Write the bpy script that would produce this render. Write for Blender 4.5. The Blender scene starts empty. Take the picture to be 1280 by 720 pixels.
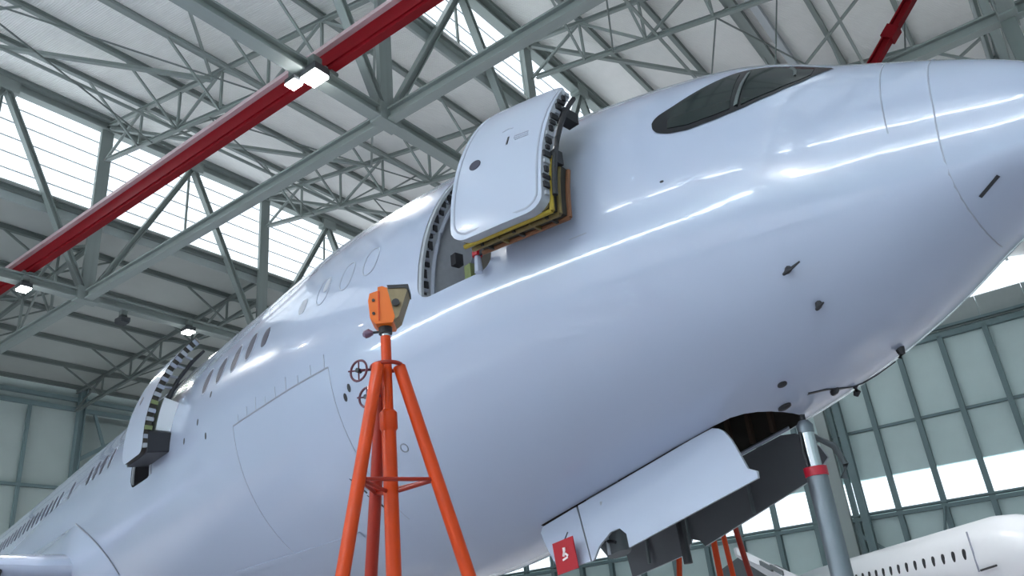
import bpy, bmesh, math, random
from mathutils import Vector, Matrix
random.seed(7)
R_ = math.radians
SC = bpy.context.scene
COL = SC.collection

# ------------------------------------------------------------------ camera
cam_d = bpy.data.cameras.new('camera')
cam_d.sensor_width = 36.0
cam_d.lens = 36.0 * 1007.66 / 1280.0
cam_d.clip_end = 500
cam = bpy.data.objects.new('camera', cam_d)
COL.objects.link(cam)
yaw, pitch, roll = R_(138.46 - 14.14), R_(24.19), R_(-6.08)
f = Vector((math.cos(yaw) * math.cos(pitch), math.sin(yaw) * math.cos(pitch), math.sin(pitch)))
r0 = Vector((math.sin(yaw), -math.cos(yaw), 0))
u0 = r0.cross(f)
rr = math.cos(roll) * r0 + math.sin(roll) * u0
uu = -math.sin(roll) * r0 + math.cos(roll) * u0
cam.matrix_world = Matrix(((rr.x, uu.x, -f.x, 0), (rr.y, uu.y, -f.y, 0), (rr.z, uu.z, -f.z, 1.6), (0, 0, 0, 1)))
SC.camera = cam

# ------------------------------------------------------------------ light and exposure
world = bpy.data.worlds.new('world')
SC.world = world
world.use_nodes = True
world.node_tree.nodes['Background'].inputs[0].default_value = (0.80, 0.90, 1.0, 1)
world.node_tree.nodes['Background'].inputs[1].default_value = 1.0
SC.view_settings.view_transform = 'Standard'
SC.view_settings.look = 'None'
SC.view_settings.gamma = 1.0
SC.view_settings.exposure = 0.6
DAY = 0.95          # daylight on the translucent clerestory panes
DAYC = (0.86, 0.93, 1.0)

# ------------------------------------------------------------------ materials
MATS = {}
def mat(name, col, rough=0.5, metal=0.0, noise=0.0, nscale=3.0, bump=0.0, bscale=20.0, emis=None, es=0.0, spec=0.5, coat=0.0, wave=None):
    m = bpy.data.materials.new(name)
    m.use_nodes = True
    nt = m.node_tree
    b = nt.nodes['Principled BSDF']
    b.inputs['Base Color'].default_value = (*col, 1)
    b.inputs['Roughness'].default_value = rough
    b.inputs['Metallic'].default_value = metal
    b.inputs['Specular IOR Level'].default_value = spec
    b.inputs['Coat Weight'].default_value = coat
    b.inputs['Coat Roughness'].default_value = 0.04
    tc = nt.nodes.new('ShaderNodeTexCoord')
    if noise:
        n = nt.nodes.new('ShaderNodeTexNoise'); n.inputs['Scale'].default_value = nscale; n.inputs['Detail'].default_value = 5
        nt.links.new(tc.outputs['Object'], n.inputs['Vector'])
        mx = nt.nodes.new('ShaderNodeMix'); mx.data_type = 'RGBA'
        mx.inputs[6].default_value = (*[c * (1 - noise) for c in col], 1)
        mx.inputs[7].default_value = (*[min(1, c * (1 + noise)) for c in col], 1)
        nt.links.new(n.outputs['Fac'], mx.inputs[0]); nt.links.new(mx.outputs[2], b.inputs['Base Color'])
    if bump or wave:
        bp = nt.nodes.new('ShaderNodeBump')
        if wave:
            n = nt.nodes.new('ShaderNodeTexWave'); n.bands_direction = wave[0]; n.inputs['Scale'].default_value = wave[1]
            bp.inputs['Strength'].default_value = wave[2]; bp.inputs['Distance'].default_value = 0.05
            nt.links.new(tc.outputs['Object'], n.inputs['Vector']); nt.links.new(n.outputs['Fac'], bp.inputs['Height'])
        else:
            n = nt.nodes.new('ShaderNodeTexNoise'); n.inputs['Scale'].default_value = bscale
            bp.inputs['Strength'].default_value = bump; bp.inputs['Distance'].default_value = 0.02
            nt.links.new(tc.outputs['Object'], n.inputs['Vector']); nt.links.new(n.outputs['Fac'], bp.inputs['Height'])
        nt.links.new(bp.outputs['Normal'], b.inputs['Normal'])
    if emis:
        b.inputs['Emission Color'].default_value = (*emis, 1)
        b.inputs['Emission Strength'].default_value = es
    MATS[name] = m
    return m

mat('aircraft_white', (0.41, 0.46, 0.592), 0.2, noise=0.012, nscale=0.6, spec=0.5, coat=0.7)
mat('door_white', (0.45, 0.495, 0.61), 0.2, noise=0.01, spec=0.5, coat=0.3)
mat('seam', (0.22, 0.23, 0.27), 0.6)
mat('soft_seam', (0.31, 0.335, 0.41), 0.5)
mat('lining_grey', (0.085, 0.092, 0.125), 0.6, noise=0.1)
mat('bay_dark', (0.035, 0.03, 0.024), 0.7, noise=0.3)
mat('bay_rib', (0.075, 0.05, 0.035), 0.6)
mat('frame_grey', (0.36, 0.38, 0.42), 0.5, noise=0.15, nscale=12)
mat('dark_fitting', (0.02, 0.02, 0.025), 0.5)
mat('cabin_window', (0.06, 0.06, 0.085), 0.35, spec=0.2)
mat('window_shade', (0.42, 0.43, 0.48), 0.4)
mat('cockpit_mask', (0.008, 0.009, 0.013), 0.25)
mat('cockpit_glass', (0.018, 0.026, 0.026), 0.08, spec=0.35)
mat('glass_edge', (0.10, 0.12, 0.12), 0.3)
mat('door_lining', (0.16, 0.115, 0.035), 0.6, noise=0.3, nscale=14)
mat('yellow_primer', (0.36, 0.26, 0.02), 0.55, noise=0.2, nscale=10)
mat('brown_edge', (0.20, 0.08, 0.035), 0.6, noise=0.2)
mat('green_primer', (0.20, 0.24, 0.10), 0.55, noise=0.25, nscale=10)
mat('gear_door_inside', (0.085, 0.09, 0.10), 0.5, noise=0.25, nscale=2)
mat('red_tag', (0.42, 0.005, 0.015), 0.5)
mat('white_mark', (0.85, 0.75, 0.75), 0.5)
mat('orange_paint', (0.60, 0.052, 0.001), 0.42, spec=0.3, noise=0.08, nscale=6, coat=0.2)
mat('orange_head', (0.72, 0.14, 0.004), 0.4, noise=0.1, nscale=8)
mat('dark_red', (0.33, 0.018, 0.004), 0.4, noise=0.1)
mat('wheel_rim', (0.10, 0.015, 0.035), 0.4)
mat('knob_purple', (0.16, 0.10, 0.16), 0.4)
mat('chrome', (0.55, 0.57, 0.6), 0.2, metal=1.0)
mat('tan_metal', (0.25, 0.19, 0.10), 0.5, noise=0.3, nscale=20)
mat('post_grey', (0.22, 0.25, 0.28), 0.4, metal=0.6, noise=0.1)
mat('red_band', (0.45, 0.01, 0.03), 0.4)
mat('steel', (0.26, 0.30, 0.285), 0.5, noise=0.12, nscale=2)
mat('steel_dark', (0.17, 0.20, 0.19), 0.55, noise=0.15, nscale=2)
mat('steel_light', (0.50, 0.54, 0.56), 0.45, noise=0.1, nscale=2)
mat('crane_red', (0.20, 0.004, 0.009), 0.5, spec=0.15, noise=0.1, nscale=1.5)
mat('crane_flange_lit', (0.55, 0.40, 0.42), 0.45)
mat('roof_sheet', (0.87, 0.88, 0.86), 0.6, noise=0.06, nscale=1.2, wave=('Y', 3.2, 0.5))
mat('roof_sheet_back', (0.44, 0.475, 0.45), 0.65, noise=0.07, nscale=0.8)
mat('fascia', (0.42, 0.47, 0.46), 0.6, noise=0.06)
mat('wall_sheet', (0.70, 0.84, 0.83), 0.55, noise=0.08, nscale=0.5)
mat('wall_sheet_back', (0.52, 0.60, 0.58), 0.6, noise=0.07, nscale=0.5)
mat('wall_steel', (0.20, 0.28, 0.29), 0.55, noise=0.1)
mat('floor_epoxy', (0.55, 0.54, 0.57), 0.18, noise=0.12, nscale=0.3)
mat('pane', (0.7, 0.75, 0.8), 0.4, emis=DAYC, es=DAY)
mat('pane_far', (0.7, 0.75, 0.8), 0.4, emis=DAYC, es=0.85)
mat('pane_high', (0.7, 0.75, 0.8), 0.4, emis=DAYC, es=4.0)
mat('pane_door', (0.7, 0.75, 0.8), 0.4, emis=DAYC, es=0.75)
mat('highlight_strip', (0.7, 0.75, 0.8), 0.4, emis=DAYC, es=26.0)
mat('lamp_lens', (0.9, 0.9, 0.9), 0.3, emis=(1, 1, 1), es=30.0)
mat('lamp_body', (0.05, 0.055, 0.06), 0.5)
mat('far_white', (0.84, 0.86, 0.9), 0.3, noise=0.02)
mat('far_grey', (0.13, 0.15, 0.16), 0.5, noise=0.1)

# ------------------------------------------------------------------ mesh helpers
class MB:
    def __init__(s): s.v = []; s.f = []; s.m = []; s.mats = []
    def mi(s, m):
        if m not in s.mats: s.mats.append(m)
        return s.mats.index(m)
    def add(s, vs, fs, m=None):
        o = len(s.v); s.v += [tuple(p) for p in vs]
        k = s.mi(m) if m else 0
        for q in fs: s.f.append(tuple(o + i for i in q)); s.m.append(k)
    def box(s, c, d, m=None, rot=None):
        x, y, z = d[0] / 2, d[1] / 2, d[2] / 2
        vs = [Vector(p) for p in ((-x, -y, -z), (x, -y, -z), (x, y, -z), (-x, y, -z), (-x, -y, z), (x, -y, z), (x, y, z), (-x, y, z))]
        if rot is not None: vs = [rot @ p for p in vs]
        c = Vector(c)
        s.add([p + c for p in vs], [(3, 2, 1, 0), (4, 5, 6, 7), (0, 1, 5, 4), (1, 2, 6, 5), (2, 3, 7, 6), (3, 0, 4, 7)], m)
    def tube(s, pts, rad, n=10, m=None, cap=True):
        pts = [Vector(p) for p in pts]
        rads = rad if isinstance(rad, (list, tuple)) else [rad] * len(pts)
        rings = []
        for i, p in enumerate(pts):
            d = (pts[min(i + 1, len(pts) - 1)] - pts[max(i - 1, 0)]).normalized()
            a = d.cross(Vector((0, 0, 1)) if abs(d.z) < 0.95 else Vector((1, 0, 0))).normalized(); b = d.cross(a)
            rings.append([p + rads[i] * (math.cos(2 * math.pi * k / n) * a + math.sin(2 * math.pi * k / n) * b) for k in range(n)])
        vs = [q for r in rings for q in r]; fs = []
        for i in range(len(pts) - 1):
            for k in range(n):
                fs.append((i * n + k, i * n + (k + 1) % n, (i + 1) * n + (k + 1) % n, (i + 1) * n + k))
        if cap:
            fs.append(tuple(range(n - 1, -1, -1))); fs.append(tuple((len(pts) - 1) * n + k for k in range(n)))
        s.add(vs, fs, m)
    def ring(s, c, axis, R, r, n=24, k=8, m=None):
        c = Vector(c); ax = Vector(axis).normalized()
        a = ax.cross(Vector((0, 0, 1)) if abs(ax.z) < 0.9 else Vector((1, 0, 0))).normalized(); b = ax.cross(a)
        vs = []; fs = []
        for i in range(n):
            t = 2 * math.pi * i / n; d = math.cos(t) * a + math.sin(t) * b
            for j in range(k):
                w = 2 * math.pi * j / k
                vs.append(c + d * (R + r * math.cos(w)) + ax * r * math.sin(w))
        for i in range(n):
            for j in range(k):
                fs.append((i * k + j, ((i + 1) % n) * k + j, ((i + 1) % n) * k + (j + 1) % k, i * k + (j + 1) % k))
        s.add(vs, fs, m)
    def mesh(s, name, mname=None, smooth=False, fix=True):
        me = bpy.data.meshes.new(name)
        me.from_pydata(s.v, [], s.f); me.update()
        for m in (s.mats or [mname]): me.materials.append(MATS[m])
        if s.mats:
            for p, k in zip(me.polygons, s.m): p.material_index = k
        if fix:
            bm = bmesh.new(); bm.from_mesh(me); bmesh.ops.recalc_face_normals(bm, faces=bm.faces); bm.to_mesh(me); bm.free()
        if smooth:
            me.polygons.foreach_set('use_smooth', [True] * len(me.polygons)); me.set_sharp_from_angle(angle=R_(38))
        return me
    def build(s, name, mname=None, parent=None, smooth=False, loc=None):
        return link(name, s.mesh(name, mname, smooth), parent, loc)

def link(name, me, parent=None, loc=None):
    o = bpy.data.objects.new(name, me); COL.objects.link(o)
    if parent: o.parent = parent
    if loc is not None: o.location = loc
    return o
def tag(o, label=None, cat=None, group=None, kind=None):
    for k, v in (('label', label), ('category', cat), ('group', group), ('kind', kind)):
        if v: o[k] = v
    return o
def empty(name, loc, rz=0.0):
    o = bpy.data.objects.new(name, None); COL.objects.link(o); o.location = loc; o.rotation_euler = (0, 0, rz); o.empty_display_size = 0.5
    return o
def copy_tree(o, parent=None):
    c = o.copy(); COL.objects.link(c)
    if parent: c.parent = parent
    for ch in list(o.children): copy_tree(ch, c)
    return c

UNIT = {}
def unit(prof, m):
    key = (prof, m)
    if key in UNIT: return UNIT[key]
    b = MB()
    if prof == 'box': b.box((0.5, 0, 0), (1, 1, 1))
    elif prof == 'tube': b.tube([(0, 0, 0), (1, 0, 0)], 0.5, 10)
    else:   # I section, flanges top and bottom
        t, w = 0.16, 0.11
        pr = [(-.5, -.5), (.5, -.5), (.5, -.5 + t), (w, -.5 + t), (w, .5 - t), (.5, .5 - t), (.5, .5), (-.5, .5), (-.5, .5 - t), (-w, .5 - t), (-w, -.5 + t), (-.5, -.5 + t)]
        vs = [(0, y, z) for y, z in pr] + [(1, y, z) for y, z in pr]
        b.add(vs, [(i, (i + 1) % 12, 12 + (i + 1) % 12, 12 + i) for i in range(12)] + [tuple(range(11, -1, -1)), tuple(range(12, 24))])
    UNIT[key] = b.mesh(prof + '_' + m, m, smooth=(prof == 'tube'))
    return UNIT[key]
def member(name, parent, p, q, w, h, m, prof='box', up=(0, 0, 1)):
    p = Vector(p); q = Vector(q); d = q - p; L = d.length; x = d / L
    u = Vector(up)
    if abs(x.dot(u)) > 0.98: u = Vector((0, 1, 0))
    y = u.cross(x).normalized(); z = x.cross(y)
    o = bpy.data.objects.new(name, unit(prof, m)); COL.objects.link(o)
    base = Vector(parent.location) if parent else Vector()
    if parent: o.parent = parent
    M = Matrix(((x.x, y.x, z.x), (x.y, y.y, z.y), (x.z, y.z, z.z))).to_4x4() @ Matrix.Diagonal((L, w, h, 1))
    M.translation = p - base
    o.matrix_local = M
    return o
PANEL = {}
def panel(name, parent, c, d, m):
    key = (tuple(round(v, 3) for v in d), m)
    if key not in PANEL:
        b = MB(); b.box((0, 0, 0), d); PANEL[key] = b.mesh(name, m)
    base = Vector(parent.location) if parent else Vector()
    return link(name, PANEL[key], parent, Vector(c) - base)

# ================================================================== HANGAR  (x = towards the nose side, y = across to the far side)
B0, B1 = -30.0, 75.0
X0, X1 = -60.5, 24.0
b_ = MB(); b_.box(((X0 + X1) / 2, (B0 + B1) / 2, -0.15), (X1 - X0 + 2, B1 - B0 + 2, 0.3))
tag(b_.build('floor', 'floor_epoxy'), 'smooth grey epoxy hangar floor', kind='structure')

TX = [2.3, -17.1, -38.3]                # the three clerestory truss lines
SL = 0.2
def roof_z(x):                          # height of the roof sheeting
    if x < -38.3: return 24.9 + 0.0766 * (x + 38.3)
    if x < -17.1: return 30.9 + SL * (-38.3 - x)
    if x < 2.3: return 30.9 + SL * (-17.1 - x)
    return 30.9 + SL * (2.3 - x)
teeth = [(-60.5, -38.3, 6), (-38.3, -17.1, 6), (-17.1, 2.3, 6), (2.3, 24.0, 6)]
PURLIN_X = []
for ti, (xa, xb, n) in enumerate(teeth):
    root = tag(empty('ceiling', ((xa + xb) / 2, 0, 24)), ['low flat roof bay of grey sheets at the back of the hangar', 'saw-tooth roof bay of pale corrugated sheets beyond the red crane beam', 'saw-tooth roof bay of pale sheets above the aircraft nose', 'saw-tooth roof bay overhead out of frame'][ti], kind='structure')
    dx = (xb - xa) / n
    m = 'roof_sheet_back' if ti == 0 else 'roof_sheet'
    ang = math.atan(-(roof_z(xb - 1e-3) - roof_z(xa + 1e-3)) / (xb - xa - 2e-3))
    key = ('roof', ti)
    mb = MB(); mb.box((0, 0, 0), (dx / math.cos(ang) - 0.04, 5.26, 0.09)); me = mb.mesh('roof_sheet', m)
    for i in range(n):
        xc = xa + (i + 0.5) * dx
        for k in range(20):
            yc = B0 + 2.65 + 5.25 * k
            o = link('roof_sheet', me, root, Vector((xc, yc, roof_z(xc) + 0.05)) - root.location)
            o.rotation_euler = (0, ang, 0)
    for i in range(0, n + 1):
        xp = xa + i * dx + (0.25 if i == 0 else (-0.25 if i == n else 0))
        PURLIN_X.append((ti, xp))
        z = roof_z(min(max(xp, xa + 0.01), xb - 0.01)) - 0.17
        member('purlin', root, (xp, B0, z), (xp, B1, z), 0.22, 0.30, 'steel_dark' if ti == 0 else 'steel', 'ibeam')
    if ti == 2:     # twin gutter beam
        member('gutter_beam', root, (-7.1, B0, 28.55), (-7.1, B1, 28.55), 0.35, 0.4, 'steel', 'ibeam')
        member('gutter_beam', root, (-6.3, B0, 28.4), (-6.3, B1, 28.4), 0.35, 0.4, 'steel_light', 'ibeam')

# translucent clerestories
BAY = 5.3
def clerestory(x, z0, z1, rows, label, n, m='pane', ymax=999):
    root = tag(empty('window_%d' % n, (x, 0, z0)), label, kind='structure')
    h = (z1 - z0) / rows
    y = 18.0 - 9 * BAY
    while y < B1 - 1:
        for r in range(rows):
            panel('pane', root, (x, y + BAY / 2, z0 + (r + 0.5) * h), (0.04, BAY - 0.05, h - 0.05), m if y < ymax else 'fascia')
        member('mullion', root, (x + 0.06, y, z0), (x + 0.06, y, z1), 0.1, 0.12, 'steel', 'box')
        y += BAY
    for r in range(rows + 1):
        member('glazing_bar', root, (x + 0.05, 18 - 9 * BAY, z0 + r * h), (x + 0.05, B1, z0 + r * h), 0.04, 0.06, 'steel_light', 'box')
    return root
clerestory(-38.7, 24.9, 30.3, 6, 'tall strip of white translucent panes above the low back roof', 1)
clerestory(-17.5, 26.5, 30.3, 4, 'strip of white translucent panes behind the second roof truss', 2)
clerestory(1.9, 26.7, 30.3, 4, 'strip of white translucent panes above the aircraft nose', 3, 'pane_high', 10)
for x, z0, z1, nm in ((-38.5, 24.1, 24.9, 1), (-17.3, 25.9, 26.5, 2), (2.1, 26.1, 26.7, 3)):
    mb = MB(); mb.box((0, 0, 0), (0.12, B1 - B0, z1 - z0))
    tag(mb.build('trim_%d' % nm, 'fascia', loc=(x - 0.2, (B0 + B1) / 2, (z0 + z1) / 2)), 'grey fascia strip under the clerestory panes', kind='structure')

# main trusses across the hangar
def cross_truss(x, label, ms):
    root = tag(empty('roof_truss', (x, 0, 20)), label, 'truss', 'clerestory roof trusses')
    member('top_chord', root, (x, B0, 30.35), (x, B1, 30.35), 0.5, 0.62, ms, 'ibeam')
    member('bottom_chord', root, (x, B0, 20), (x, B1, 20), 0.5, 0.5, ms, 'ibeam')
    k = -4
    while 18 + 10.6 * k < B1 + 5:
        y = 18 + 10.6 * k
        if B0 < y < B1:
            for dy in (-0.16, 0.16): member('post', root, (x, y + dy, 20.2), (x, y + dy, 30.1), 0.2, 0.34, ms, 'box')
            if y - 5.3 > B0: member('diagonal', root, (x, y - 0.2, 20.2), (x, y - 5.3, 30.1), 0.36, 0.3, ms, 'ibeam')
            if y + 5.3 < B1: member('diagonal', root, (x, y + 0.2, 20.2), (x, y + 5.3, 30.1), 0.36, 0.3, ms, 'ibeam')
            member('gusset', root, (x - 0.28, y, 20.05), (x + 0.28, y, 20.05), 1.1, 0.75, ms, 'box')
        if B0 < y + 5.3 < B1:
            member('gusset', root, (x - 0.28, y + 5.3, 30.2), (x + 0.28, y + 5.3, 30.2), 1.1, 0.7, ms, 'box')
        k += 1
    return root
cross_truss(-38.3, 'deep green-grey steel roof truss in front of the far tall clerestory', 'steel')
cross_truss(-17.1, 'deep grey steel roof truss above the open forward door', 'steel')
cross_truss(2.3, 'deep grey steel roof truss above the aircraft nose tip', 'steel')

# trusses along the hangar, one per column line
def long_truss(y, label, deep=True):
    root = tag(empty('roof_girder', (-18, y, 24)), label, 'truss', 'slender roof girders')
    for ti, (xa, xb, n) in enumerate(teeth):
        dep = 1.5 if ti == 0 else 2.4
        dx = (xb - xa) / n
        zt = lambda x: roof_z(min(max(x, xa + .01), xb - .01)) - 0.45
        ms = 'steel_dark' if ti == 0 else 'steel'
        member('top_chord', root, (xa, y, zt(xa)), (xb, y, zt(xb)), 0.2, 0.22, ms, 'ibeam')
        member('bottom_chord', root, (xa + 0.4, y, zt(xa) - dep), (xb - 0.4, y, zt(xb) - dep), 0.2, 0.22, ms, 'ibeam')
        for i in range(n + 1):
            x = xa + i * dx
            if 0 < i < n: member('post', root, (x, y, zt(x)), (x, y, zt(x) - dep), 0.11, 0.11, ms)
            if i < n:
                a, bb = (0, dep) if i % 2 else (dep, 0)
                member('diagonal', root, (x, y, zt(x) - a), (x + dx, y, zt(x + dx) - bb), 0.12, 0.12, ms)
            if 0 < i < n:       # knee braces up to the purlin
                for s in (-1, 1):
                    member('knee_brace', root, (x, y, zt(x) - dep), (x, y + s * 2.9, zt(x) + 0.15), 0.10, 0.10, ms)
    return root
for y, lb in ((-3.2, 'slender steel roof girder nearest the camera side'), (7.4, 'slender steel roof girder left of the red crane beam'), (18.0, 'slender steel roof girder just beyond the red crane beam'), (28.7, 'slender steel roof girder above the aircraft spine'), (39.3, 'slender steel roof girder beyond the aircraft spine'), (49.9, 'slender steel roof girder far beyond the cockpit'), (60.5, 'slender steel roof girder nearest the far wall')):
    long_truss(y, lb)
# heavy tie beams joining the bottom chords
t = tag(empty('tie_beam', (-18, 18, 20)), 'long heavy grey steel tie beam crossing the whole roof diagonally in view', 'beam', 'heavy tie beams')
member('beam', t, (-60.3, 18, 20), (23.5, 18, 20), 0.42, 0.5, 'steel', 'ibeam')
for k in range(5):
    x = -42 - 3.6 * k
    member('hanger', t, (x, 18, 20.2), (x, 18, roof_z(x) - 2.0), 0.12, 0.12, 'steel')
    member('web_diagonal', t, (x, 18, 20.2), (x + (1.8 if k % 2 else -1.8), 18, roof_z(x) - 2.0), 0.1, 0.1, 'steel')
t = tag(empty('tie_beam', (-8, 28.7, 20)), 'grey steel tie beam seen above the aircraft nose', 'beam', 'heavy tie beams')
member('beam', t, (-38.2, 28.7, 20), (23.5, 28.7, 20), 0.42, 0.5, 'steel', 'ibeam')
member('hanger_post', t, (2.25, 28.7, 17.0), (2.25, 28.7, 27.0), 0.45, 0.5, 'steel_dark', 'ibeam')
for x in (-6, -1):
    member('sway_rod', t, (x, 28.7, 20.2), (x + 1.6, 28.7, 26.5), 0.06, 0.06, 'steel_dark', 'tube')
# crossed wind bracing under the roof sheets
for ti, (xa, xb, n) in enumerate(teeth[1:3]):
    root = tag(empty('wind_brace', ((xa + xb) / 2, 18, 27)), ['thin diagonal wind bracing under the saw-tooth bay behind the red crane beam', 'thin diagonal wind bracing under the saw-tooth bay over the cockpit'][ti], 'brace', 'wind bracing')
    zz = lambda x: roof_z(min(max(x, xa + .01), xb - .01)) - 0.75
    for y in (7.4, 18.0, 28.7, 39.3):
        xm = xa + 9.8
        member('brace_rod', root, (xa + 0.3, y, zz(xa)), (xm, y + 10.6, zz(xm)), 0.2, 0.2, 'steel')
        member('brace_rod', root, (xb - 0.3, y, zz(xb)), (xm, y + 10.6, zz(xm)), 0.12, 0.12, 'steel')
        member('brace_rod', root, (xm, y, zz(xm) - 2.2), (xm - 5, y + 10.6, zz(xm - 5) - 2.2), 0.08, 0.08, 'steel_dark', 'tube')
        member('brace_rod', root, (xm, y, zz(xm) - 2.2), (xm + 4, y + 10.6, zz(xm + 4) - 2.2), 0.08, 0.08, 'steel_dark', 'tube')
    for x in (xa + 7.06, xa + 14.1):
        member('strut', root, (x, -3.2, zz(x) - 2.1), (x, 60.5, zz(x) - 2.1), 0.12, 0.12, 'steel')

# red crane rails
t = tag(empty('crane_rail', (-20, 15.1, 20.8)), 'long deep red crane rail beam lying over the truss bottom chords', 'crane')
member('web', t, (-60, 15.1, 20.85), (23, 15.1, 20.85), 0.16, 0.72, 'crane_red', 'box')
member('lower_flange', t, (-60, 15.1, 20.47), (23, 15.1, 20.47), 0.46, 0.12, 'crane_red', 'box')
member('upper_flange', t, (-60, 15.1, 21.25), (23, 15.1, 21.25), 0.56, 0.17, 'crane_flange_lit', 'box')  # lit upper edge of the rail put into a paler flange colour
member('runner_rail', t, (-60, 14.98, 20.36), (23, 14.98, 20.36), 0.1, 0.12, 'crane_red', 'box')
for x in (-38.3, -17.1, 2.3): member('clamp', t, (x - 0.3, 15.1, 20.3), (x + 0.3, 15.1, 20.3), 0.6, 0.12, 'steel_dark')
t = tag(empty('crane_strut', (-1.0, 28.2, 21)), 'bright red sloping crane strut above the aircraft nose', 'crane')
member('tube', t, (-4.6, 28.0, 17.3), (3.0, 28.0, 25.2), 0.34, 0.34, 'crane_red', 'ibeam')
member('collar', t, (-1.35, 28.0, 20.66), (-1.0, 28.0, 21.02), 0.46, 0.46, 'crane_red', 'box')

# roof lamps
def lamp(loc, label, lit=True, size=1.0, group='roof lamps on the trusses'):
    t = tag(empty('high_bay_lamp', loc), label, 'lamp', group)
    if lit:
        ld = bpy.data.lights.new('lamp_light', 'AREA'); ld.shape = 'DISK'; ld.size = 0.5; ld.energy = 420; ld.spread = R_(140)
        lo = bpy.data.objects.new('lamp_light', ld); COL.objects.link(lo); lo.parent = t; lo.location = (0, 0, -0.03)
    mb = MB(); mb.box((0, 0, 0.18 * size), (0.62 * size, 0.5 * size, 0.22 * size)); mb.box((0, 0, 0.36 * size), (0.3 * size, 0.3 * size, 0.18 * size))
    mb.build('housing', 'lamp_body', t)
    mb = MB(); mb.box((0, 0, 0.03), (0.56 * size, 0.46 * size, 0.08)); mb.build('lens', 'lamp_lens' if lit else 'lamp_body', t)
    mb = MB(); mb.box((0, 0, 0.55 * size), (0.3, 0.3 * size, 0.3 * size)); mb.build('bracket', 'steel_dark', t)
lamp((-38.0, 14.95, 19.35), 'lit white roof lamp under the far truss beside the red rail')
lamp((-38.0, 23.6, 19.35), 'lit white roof lamp under the far truss just above the fuselage')
lamp((-16.75, 14.3, 19.45), 'brightest roof lamp where the red rail crosses the near truss', size=1.25)
lamp((-17.42, 14.0, 19.4), 'small lit lamp just below the brightest roof lamp', size=0.8)
for x, row in ((-38.0, (6.3, -2.4, -11, 32.3, 41)), (-17.1, (-11.7, 31.7, 40.4, 49)), (2.3, (-11.7, 40.4, 49))):  # unseen lamps added to brighten the floor and roof
    far = [y for y in row if y > 20]; near = [y for y in row if y < 20]
    nm = {-38.0: 'far truss', -17.1: 'middle truss', 2.3: 'nose tip truss'}[x]
    for q, y in enumerate(near): lamp((x, y, 19.35), 'added unseen lamp on the %s, %s to the camera side of the red rail' % (nm, ('first', 'second', 'third')[q]), group='roof lamps on the trusses')
    for q, y in enumerate(far): lamp((x, y, 19.35), 'added unseen lamp on the %s, %s beyond the aircraft spine' % (nm, ('first', 'second', 'third')[q]), group='roof lamps on the trusses')
lamp((2.25, 28.7, 16.25), 'lit roof lamp seen above the aircraft nose')
lamp((-38.3, 20.0, 19.06), 'unlit dark lamp under the far truss', lit=False)

# ---- far wall (wall_right) in bays
wr = tag(empty('wall_right', (-18, B1, 0)), 'far hangar wall of pale green-grey panels between steel posts', kind='structure')
rows = [(0.0, 4.4), (4.5, 8.95), (12.15, 16.1), (16.35, 22.4)]
xs = [-18.2 + 3.5 * k for k in range(-12, 13)]
for i, x in enumerate(xs[:-1]):
    for z0, z1 in rows: panel('wall_panel', wr, (x + 1.75, B1 + 0.35, (z0 + z1) / 2), (3.42, 0.12, z1 - z0 - 0.04), 'wall_sheet')
    panel('fascia_panel', wr, (x + 1.75, B1 + 0.35, 24.2), (3.46, 0.12, 2.2), 'fascia')
for x in xs:
    big = abs(x + 18.2) < 0.1
    member('wall_post', wr, (x, B1, 0), (x, B1, 22.6), 0.42, 0.5, 'wall_steel', 'ibeam')
    if big:
        member('column', wr, (x + 0.9, B1 - 0.8, 0), (x + 0.9, B1 - 0.8, 25), 0.6, 0.7, 'wall_steel', 'ibeam')
        member('column', wr, (x - 0.8, B1 - 0.5, 0), (x - 0.8, B1 - 0.5, 25), 0.9, 0.5, 'fascia', 'box')
for z, h, w in ((16.22, 0.22, 0.25), (22.6, 0.4, 0.5), (23.3, 0.22, 0.4), (8.95, 0.3, 0.6), (9.3, 0.16, 0.9)):
    member('rail', wr, (xs[0], B1, z), (xs[-1], B1, z), w, h, 'wall_steel')
member('knee_strut', wr, (-18.0, B1 - 0.6, 7.6), (-14.6, B1 - 0.2, 4.6), 0.3, 0.3, 'wall_steel')
for x in (-11.2, -4.2): member('knee_strut', wr, (x, B1 - 0.5, 8.9), (x - 1.1, B1 - 0.2, 5.0), 0.16, 0.16, 'wall_steel')
mb = MB(); mb.box((0, 0.7, 12.5), (X1 - X0, 0.1, 25)); mb.build('backing', 'wall_sheet', wr)
wn = tag(empty('window_4', (-18, B1, 9.4)), 'long white window band low on the far wall', kind='structure')
for x in xs[:-1]:
    for r in range(3): panel('pane', wn, (x + 1.75, B1 + 0.25, 9.85 + 0.9 * r), (3.44, 0.05, 0.87), 'pane_far')
wn = tag(empty('window_5', (-18, B1, 25.3)), 'white clerestory panes along the top of the far wall', kind='structure')
for x in xs[:-1]:
    for r in range(4): panel('pane', wn, (x + 1.75, B1 + 0.25, 25.95 + 1.3 * r), (3.44, 0.05, 1.25), 'pane_far')

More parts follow.
